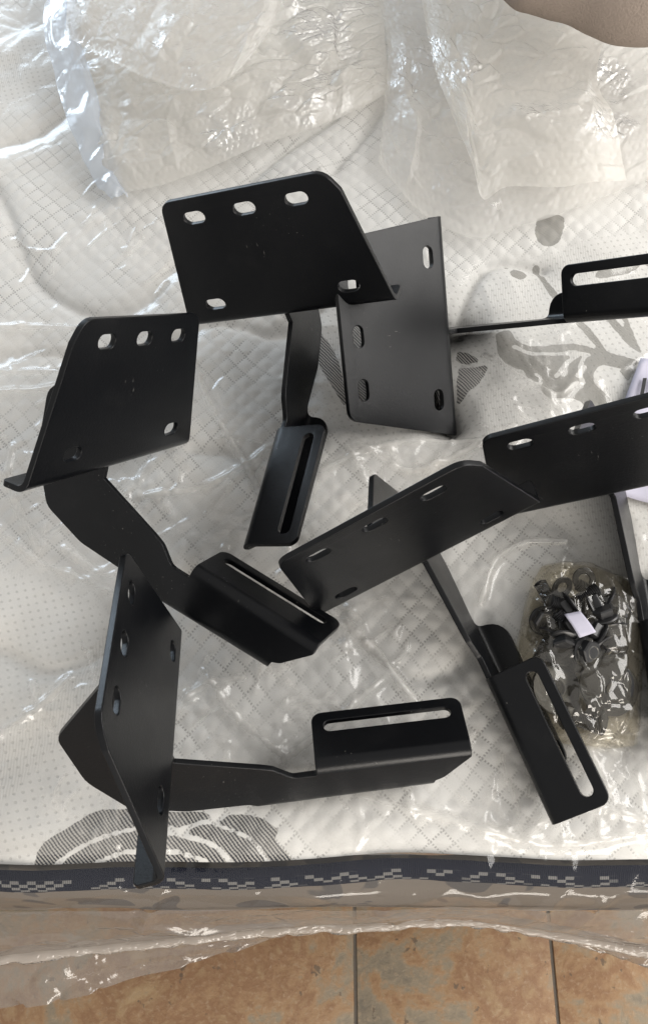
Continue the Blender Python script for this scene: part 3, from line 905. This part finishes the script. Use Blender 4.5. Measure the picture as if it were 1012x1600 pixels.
# ------------------------------------------------------------------ bubble wrap at the far side
def coons(bot, top, lef, rig, nu, nv):
    def res(c, n):
        c = np.array(c); seg = np.r_[0, np.cumsum(np.linalg.norm(np.diff(c, axis=0), axis=1))]
        t = np.linspace(0, seg[-1], n)
        return np.stack([np.interp(t, seg, c[:, k]) for k in range(3)], -1)
    b, t, l, r = res(bot, nu), res(top, nu), res(lef, nv), res(rig, nv)
    u = np.linspace(0, 1, nu)[None, :, None]; v = np.linspace(0, 1, nv)[:, None, None]
    return (1 - v) * b[None] + v * t[None] + (1 - u) * l[:, None] + u * r[:, None] - ((1 - u) * (1 - v) * b[0] + u * (1 - v) * b[-1] + (1 - u) * v * t[0] + u * v * t[-1])

def P3(pts, n=8):
    return catmull([tuple(at(p[0], p[1], p[2])) for p in pts], n)

def wrap(name, bot, top, lef, rig, mat, seed, step=0.0013, amp=0.014, pitch=0.0092, bub=0.00045, lift=0.006, coarse=9):
    bot, top, lef, rig = P3(bot), P3(top), P3(lef), P3(rig)
    ln = lambda c: np.linalg.norm(np.diff(c, axis=0), axis=1).sum()
    Lu, Lv = max(ln(bot), ln(top)), max(ln(lef), ln(rig))
    nu, nv = int(Lu / step), int(Lv / step)
    G_ = coons(bot, top, lef, rig, nu, nv)
    u, v = np.meshgrid(np.linspace(0, Lu, nu), np.linspace(0, Lv, nv))
    ed = np.minimum(np.minimum(u, Lu - u), np.minimum(v, Lv - v))
    inn = np.clip(ed / 0.03, 0.25, 1)
    w = amp * (facet(u * coarse + fbm(u * 12, v * 12, seed), v * coarse, seed) * 0.9 + 0.8 * ridge(u * coarse * 1.3, v * coarse * 0.7, seed + 3) ** 3 + 0.5 * fbm(u * 25, v * 25, seed + 5, 3))
    w = w + 0.0024 * facet(u * 24, v * 45, seed + 9)
    # bubbles on a hexagonal lattice
    ry = pitch * 0.866
    best = np.full(u.shape, 9.0); hb = np.zeros(u.shape)
    r0 = np.floor(v / ry)
    for dr in (-1, 0, 1, 2):
        r_ = r0 + dr
        off = np.where(np.mod(r_, 2) == 0, 0.0, pitch / 2)
        c_ = np.round((u - off) / pitch)
        d = np.hypot(u - (c_ * pitch + off), v - r_ * ry)
        m = d < best
        best = np.where(m, d, best); hb = np.where(m, hash2(c_, r_, seed + 20), hb)
    dome = np.sqrt(np.clip(1 - (best / (pitch * 0.43)) ** 2, 0, 1)) * bub * np.where(hb < 0.22, 0.15, 0.6 + 0.5 * hb)
    G_ = G_.copy()
    G_[..., 2] += lift + inn * w
    G_[..., 0] += 0.3 * inn * (w - amp * 0.6); G_[..., 1] += 0.25 * inn * (fbm(u * 20, v * 20, seed + 33) - 0.5) * amp
    floor_ = h_at(G_[..., 0], G_[..., 1]) + 0.004
    G_[..., 2] = np.maximum(G_[..., 2], floor_)
    G_[..., 2] += dome
    return mesh_np(name, G_.reshape(-1, 3), grid_faces(nu, nv))

me = wrap('bubble_wrap_sheet',
          bot=[(165, 312, .004), (250, 298, .006), (330, 268, .010), (410, 232, .014), (500, 205, .012), (560, 178, .008), (610, 150, .006)],
          top=[(60, -90, .02), (200, -95, .05), (340, -100, .06), (480, -95, .05), (600, -90, .03)],
          lef=[(165, 312, .004), (135, 232, .012), (108, 150, .016), (88, 60, .018), (60, -90, .02)],
          rig=[(610, 150, .006), (600, 60, .018), (600, -90, .03)], mat=M_WRAP, seed=200, amp=0.008)
o = link('bubble_wrap', me, M_WRAP, None, 180)
tag(o, 'milky crumpled bubble wrap sheet heaped at the far left of the mattress', 'bubble wrap')
me = wrap('bubble_wrap_fold',
          bot=[(105, 66, .05), (170, 100, .055), (230, 130, .06), (300, 150, .06), (350, 138, .06), (390, 100, .06)],
          top=[(110, -120, .07), (220, -120, .075), (330, -120, .08), (480, -110, .07)],
          lef=[(105, 66, .05), (108, -10, .06), (110, -120, .07)],
          rig=[(390, 100, .06), (430, 40, .065), (480, -110, .07)], mat=M_WRAP2, seed=260, amp=0.006, coarse=8)
o = link('bubble_wrap', me, M_WRAP2, None, 180)
tag(o, 'upper loose fold of bubble wrap lying on the far left heap', 'bubble wrap')
me = wrap('bubble_wrap_right',
          bot=[(590, 262, .004), (640, 325, .004), (690, 360, .005), (745, 380, .006), (800, 362, .008), (860, 345, .010), (970, 303, .010), (1110, 250, .012)],
          top=[(560, -100, .03), (700, -110, .05), (860, -110, .05), (1000, -110, .05), (1130, -100, .05)],
          lef=[(590, 262, .004), (600, 160, .010), (602, 60, .02), (560, -100, .03)],
          rig=[(1110, 250, .012), (1110, 150, .03), (1120, 40, .04), (1130, -100, .05)], mat=M_WRAP, seed=320, amp=0.006, coarse=7)
o = link('bubble_wrap', me, M_WRAP2, None, 180)
tag(o, 'large translucent bubble wrap sheet at the far right, its corner pointing forward', 'bubble wrap')
me = wrap('bubble_wrap_right_fold',
          bot=[(700, 175, .045), (735, 262, .04), (752, 318, .03), (790, 300, .03), (870, 300, .035), (930, 292, .035), (975, 290, .03)],
          top=[(640, -100, .06), (760, -105, .07), (880, -105, .08), (1000, -100, .08)],
          lef=[(700, 175, .045), (672, 90, .05), (640, -100, .06)],
          rig=[(975, 290, .03), (955, 190, .05), (930, 110, .06), (1000, -100, .08)], mat=M_WRAP2, seed=390, amp=0.006, coarse=7)
o = link('bubble_wrap', me, M_WRAP, None, 180)
tag(o, 'folded layer of bubble wrap on the far right sheet, with bright creases', 'bubble wrap')

# smooth film edge left of the heap, blue window sheen painted into its colour
L_ = P3([(92, -90, .03), (84, -20, .035), (70, 20, .035), (74, 70, .032), (92, 140, .026), (110, 200, .020), (130, 250, .014), (152, 292, .010), (176, 318, .006)], 10)
R_ = P3([(135, -90, .035), (122, -20, .04), (116, 20, .045), (130, 80, .04), (150, 140, .034), (166, 200, .026), (178, 240, .018), (192, 285, .012), (202, 308, .007)], 10)
nk = 14
V = []
for k in range(nk):
    s = k / (nk - 1)
    c_ = L_ * (1 - s) + R_ * s
    c_ = c_.copy(); tt = np.linspace(0, 8, len(c_))
    c_[:, 2] += 0.004 * math.sin(math.pi * s) + 0.007 * ridge(tt * 1.3 + s, np.full(len(c_), s * 2), 7) - 0.006 * (s > 0.92)
    c_[:, 0] += 0.003 * (vnoise(tt * 2, np.full(len(c_), s), 8) - 0.5)
    V.append(c_)
o = link('film_strip', mesh_np('film_strip', np.concatenate(V), grid_faces(len(L_), nk)), M_STRIP, None, 180)
tag(o, 'smooth film fold with painted bluish sheen along the left edge of the bubble wrap', 'plastic film')

# ------------------------------------------------------------------ taupe cushion at the far right corner
oc = [(800, -22), (822, -4), (855, 5), (905, 20), (950, 42), (988, 54), (1030, 58), (1130, 50)]
front = P3([(a, b, .135) for a, b in oc], 8)
nc = len(front); nt = 22
V = []
for k in range(nt):
    a = math.pi * (k / (nt - 1)) - math.pi / 2
    # half-round front edge, then the top running back
    V.append(np.stack([front[:, 0] + 0.012 * (1 - math.cos(a)) * 0, front[:, 1] + 0.012 + 0.045 * (1 - math.cos(a)), front[:, 2] + 0.045 * math.sin(a)], -1))
for k in range(1, 16):
    s = k / 15
    V.append(np.stack([front[:, 0] + 0.25 * s * 0.2, front[:, 1] + 0.057 + 0.30 * s, np.full(nc, 0.180) + 0.02 * math.sin(s * 3)], -1))
V = np.concatenate(V)
V[:, 2] += 0.004 * (fbm(V[:, 0] * 30, V[:, 1] * 30, 17) - 0.5)
o = link('cushion', mesh_np('cushion', V, grid_faces(nc, nt + 15)), M_TAUPE, None, 180)
tag(o, 'soft taupe plush edge at the far right corner behind the bubble wrap', 'cushion')

# ------------------------------------------------------------------ paper sheet under the right bracket
pz = 0.009
cc = [at(1000, 560, pz), at(925, 760, pz), at(1190, 825, pz), at(1230, 560, pz)]
n_ = 24
u, v = np.meshgrid(np.linspace(0, 1, n_), np.linspace(0, 1, n_))
Pg = ((1 - u) * (1 - v))[..., None] * np.array(cc[1]) + (u * (1 - v))[..., None] * np.array(cc[2]) + (u * v)[..., None] * np.array(cc[3]) + ((1 - u) * v)[..., None] * np.array(cc[0])
Pg[..., 2] = np.maximum(h_at(Pg[..., 0], Pg[..., 1]) + 0.006, 0.0) + 0.004 * fbm(u * 3, v * 3, 4) + 0.012 * np.clip(v - 0.8, 0, 1) * np.clip(0.5 - u, 0, 1)
paper = link('paper_sheet', mesh_np('paper_sheet', Pg.reshape(-1, 3), grid_faces(n_, n_)), M_PAPER, None, 180)
sol = paper.modifiers.new('thickness', 'SOLIDIFY'); sol.thickness = 0.0003
tag(paper, 'white printed paper sheet under the right bracket', 'paper')
# bold print seen through the slot
for k, (px_, w_, lean) in enumerate([(998, 7, -6), (1008, 5, 0), (1016, 5, 0), (1024, 7, 4), (1034, 5, 0)]):
    a, b = at(px_, 600, 0), at(px_ + lean, 632, 0)
    pts = [(a.x, a.y), (a.x + w_ * .00055, a.y), (b.x + w_ * .00055, b.y), (b.x, b.y)]
    zz = [float(np.maximum(h_at(p[0], p[1]) + 0.006, 0.0) + 0.0052) for p in pts]
    o = link('printed_stroke', mesh_np('printed_stroke', [(p[0], p[1], max(zz)) for p in pts], [(0, 3, 2, 1)]), M_INK, paper)

# ------------------------------------------------------------------ hardware bag
BC = at(914, 1012, 0.02)
def bagz(x, y):
    """half-thickness profile of the bag in its own frame (long axis v)"""
    return x
ang = math.radians(-10)
LU, LV = 0.054, 0.082
nU, nV = 110, 150
u, v = np.meshgrid(np.linspace(-1, 1, nU), np.linspace(-1, 1, nV))
# map the square to a rounded pouch
uu = u * np.sqrt(1 - 0.30 * v ** 2 * (v > 0) - 0.14 * v ** 2) ; vv = v * np.sqrt(1 - 0.22 * u ** 2)
ed = (1 - np.abs(u) ** 3) * (1 - np.abs(v) ** 3)
def bag_surf(sign, seed):
    x = uu * LU; y = vv * LV
    wob = 0.006 * (fbm(u * 2.2 + 5, v * 2.2, seed) - 0.5)
    x = x + wob; y = y + wob
    z = 0.027 * np.sqrt(np.clip(ed, 0, 1)) if sign > 0 else 0.004 * np.sqrt(np.clip(ed, 0, 1))
    cr = 0.0032 * facet(u * 2.6 + 0.6 * fbm(u * 3, v * 3, seed), v * 3.6, seed + 2) + 0.004 * ridge(u * 2.5 + v, v * 2.0 - u, seed + 4) ** 3
    z = z + cr * np.clip(ed * 3, 0.25, 1) * (1 if sign > 0 else 0.3)
    ca, sa = math.cos(ang), math.sin(ang)
    X_, Y_ = BC.x + x * ca - y * sa, BC.y + x * sa + y * ca
    hb = h_at(X_, Y_)
    if sign > 0:
        return np.stack([X_, Y_, np.maximum(hb, -0.004) + 0.009 + z], -1)
    return np.stack([X_, Y_, hb + 0.0045 + 0.2 * z], -1)
bag = empty('hardware_bag', (BC.x, BC.y, 0))
tag(bag, 'small clear amber-tinted plastic bag of black bolts and washers', 'plastic bag')
upz = bag_surf(1, 501); dnz = bag_surf(-1, 541)
o = link('bag_front', mesh_np('bag_front', upz.reshape(-1, 3), grid_faces(nU, nV)), M_BAG, None, 180); o.parent = bag; o.matrix_parent_inverse = Matrix.Translation((-BC.x, -BC.y, 0))
o = link('bag_back', mesh_np('bag_back', dnz.reshape(-1, 3), grid_faces(nU, nV)[:, ::-1]), M_BAG, None, 180); o.parent = bag; o.matrix_parent_inverse = Matrix.Translation((-BC.x, -BC.y, 0))

def lathe_ring(name, ro, ri, h, seg=28, bev=0.0006):
    prof = [(ri, -h / 2 + bev), (ri + bev, -h / 2), (ro - bev, -h / 2), (ro, -h / 2 + bev), (ro, h / 2 - bev), (ro - bev, h / 2), (ri + bev, h / 2), (ri, h / 2 - bev)]
    V = [(r * math.cos(2 * math.pi * k / seg), r * math.sin(2 * math.pi * k / seg), z) for k in range(seg) for r, z in prof]
    n = len(prof); Fc = []
    for k in range(seg):
        for j in range(n):
            Fc.append((k * n + j, ((k + 1) % seg) * n + j, ((k + 1) % seg) * n + (j + 1) % n, k * n + (j + 1) % n))
    return mesh_np(name, V, Fc)

def prism(name, prof, seg, rot=0.0):
    """stack of rings (r, z) closed at both ends"""
    bm = bmesh.new()
    rings = []
    for r, z in prof:
        rings.append([bm.verts.new((r * math.cos(2 * math.pi * k / seg + rot), r * math.sin(2 * math.pi * k / seg + rot), z)) for k in range(seg)])
    for a, b in zip(rings[:-1], rings[1:]):
        for k in range(seg):
            bm.faces.new((a[k], a[(k + 1) % seg], b[(k + 1) % seg], b[k]))
    bm.faces.new(rings[0][::-1]); bm.faces.new(rings[-1])
    return to_mesh(bm, name)

ME_HEX = prism('hex_head', [(0.0078, 0.0), (0.0082, 0.0006), (0.0082, 0.0046), (0.0072, 0.0054)], 6)
ME_FLG = prism('flange', [(0.0098, -0.0022), (0.0104, -0.0014), (0.0098, -0.0006), (0.0082, 0.0)], 24)
thr = []
for k in range(16):
    z = -0.0022 - 0.0013 * k
    thr += [(0.0044, z), (0.0037, z - 0.00065)]
ME_SHK = prism('threaded_shank', thr[::-1], 16)
ME_NUT = prism('nut_body', [(0.0070, 0.0), (0.0080, 0.0008), (0.0080, 0.0058), (0.0070, 0.0066)], 6)
ME_NFL = lathe_ring('nut_flange', 0.0100, 0.0042, 0.0018, 24)
ME_BORE = lathe_ring('bore', 0.0046, 0.0034, 0.0072, 16)
ME_WL = lathe_ring('large_washer', 0.0165, 0.0050, 0.0026, 36)
ME_WS = lathe_ring('small_washer', 0.0078, 0.0036, 0.0018, 28)

def place(o, px, py, z, rx, ry, rz):
    p = at(px, py, z)
    o.location = p
    o.scale = (1.35, 1.35, 1.35)
    o.rotation_euler = (math.radians(rx), math.radians(ry), math.radians(rz))

def bolt(px, py, z, r, label):
    e = empty('bolt'); place(e, px, py, z, *r)
    h = link('hex_head', ME_HEX, M_BLACKP, e, 30); link('flange', ME_FLG, M_BLACKP, h, 30); link('threaded_shank', ME_SHK, M_BLACKP, e, 60)
    tag(e, label, 'bolt', 'hardware in the clear bag')
def nut(px, py, z, r, label):
    e = empty('flange_nut'); place(e, px, py, z, *r)
    link('nut_body', ME_NUT, M_BLACKP, e, 30); link('nut_flange', ME_NFL, M_BLACKP, e, 40)
    b = link('bore', ME_BORE, M_ZINC, e, 40); b.location.z = 0.0034
    tag(e, label, 'nut', 'hardware in the clear bag')
def washer(px, py, z, r, label, me, mat=M_BLACKP):
    o = link('washer', me, mat, None, 40); place(o, px, py, z, *r)
    tag(o, label, 'washer', 'hardware in the clear bag')

washer(947, 1070, 0.026, (12, -10, 0), 'largest black washer in the lower part of the hardware bag', ME_WL)
washer(958, 1078, 0.019, (20, 8, 0), 'large black washer partly under the largest one in the bag', ME_WL)
washer(868, 1075, 0.014, (8, 14, 0), 'large black washer beside the bracket foot, inside the bag', ME_WL)
washer(912, 905, 0.022, (18, 0, 0), 'small washer nearest the top of the hardware bag', ME_WS, M_ZINC)
washer(878, 918, 0.020, (40, 25, 0), 'small tilted washer at the upper left in the bag', ME_WS, M_ZINC)
washer(924, 1033, 0.026, (10, 20, 0), 'small washer just above the largest washer in the bag', ME_WS)
for px_, py_, z_, r_, lab in [
    (868, 955, .020, (80, 0, 20), 'black bolt at the left side of the bag, level with the white label'),
    (888, 948, .027, (100, 0, -60), 'black bolt touching the upper left corner of the white label'),
    (925, 945, .026, (70, 0, 110), 'black bolt just above the right corner of the white label'),
    (950, 940, .022, (95, 0, 60), 'black bolt at the upper right of the pile in the bag'),
    (862, 990, .020, (85, 0, 150), 'black bolt at the bag side nearest the bracket foot, below the label'),
    (880, 1005, .028, (60, 20, -20), 'black bolt below and left of the white label'),
    (905, 1000, .026, (100, 0, 40), 'black bolt right under the lower edge of the white label'),
    (930, 990, .029, (75, 0, -120), 'black bolt touching the lower right corner of the white label'),
    (955, 985, .024, (90, 0, 10), 'black bolt at the right side of the bag, below the label'),
    (940, 960, .030, (50, 0, 200), 'black bolt close to the right edge of the white label'),
    (905, 955, .022, (110, 10, 80), 'black bolt mostly hidden by the white label'),
    (900, 1030, .020, (85, 0, -75), 'black bolt in the middle of the bag, left of the small washer'),
    (930, 1120, .014, (90, 0, 100), 'black bolt at the lower end of the bag, under the largest washer'),
    (890, 1120, .012, (85, 0, 250), 'black bolt at the lower end of the bag beside the bracket foot')]:
    bolt(px_, py_, z_, r_, lab)
for px_, py_, z_, r_, lab in [
    (850, 970, .018, (30, 0, 0), 'black flange nut at the far left of the bag'),
    (872, 1020, .022, (160, 20, 0), 'upturned black flange nut beside the top of the bracket foot'),
    (915, 1018, .030, (20, 30, 0), 'black flange nut between the white label and the largest washer'),
    (945, 1010, .026, (70, 0, 30), 'black flange nut standing on edge above the largest washer'),
    (962, 960, .020, (40, -30, 0), 'black flange nut at the far right of the bag'),
    (895, 975, .030, (10, 10, 0), 'black flange nut lying under the white label')]:
    nut(px_, py_, z_, r_, lab)
# white label tucked under the film
lb = empty('paper_label'); 
c4 = [(881, 960, .0445), (906, 955, .0455), (931, 988, .0450), (905, 997, .0440)]
nl = 8
uL, vL = np.meshgrid(np.linspace(0, 1, nl), np.linspace(0, 1, nl))
Q = [np.array(at(*p)) for p in c4]
Lg = ((1 - uL) * (1 - vL))[..., None] * Q[0] + (uL * (1 - vL))[..., None] * Q[1] + (uL * vL)[..., None] * Q[2] + ((1 - uL) * vL)[..., None] * Q[3]
Lg[..., 2] += 0.0012 * np.sin(vL * 3.1)
bpy.data.objects.remove(lb)
lb = link('paper_label', mesh_np('paper_label', Lg.reshape(-1, 3), grid_faces(nl, nl)), M_PAPER, None, 180)
tag(lb, 'small white paper label on the hardware bag', 'label')
sol = lb.modifiers.new('thickness', 'SOLIDIFY'); sol.thickness = 0.0002
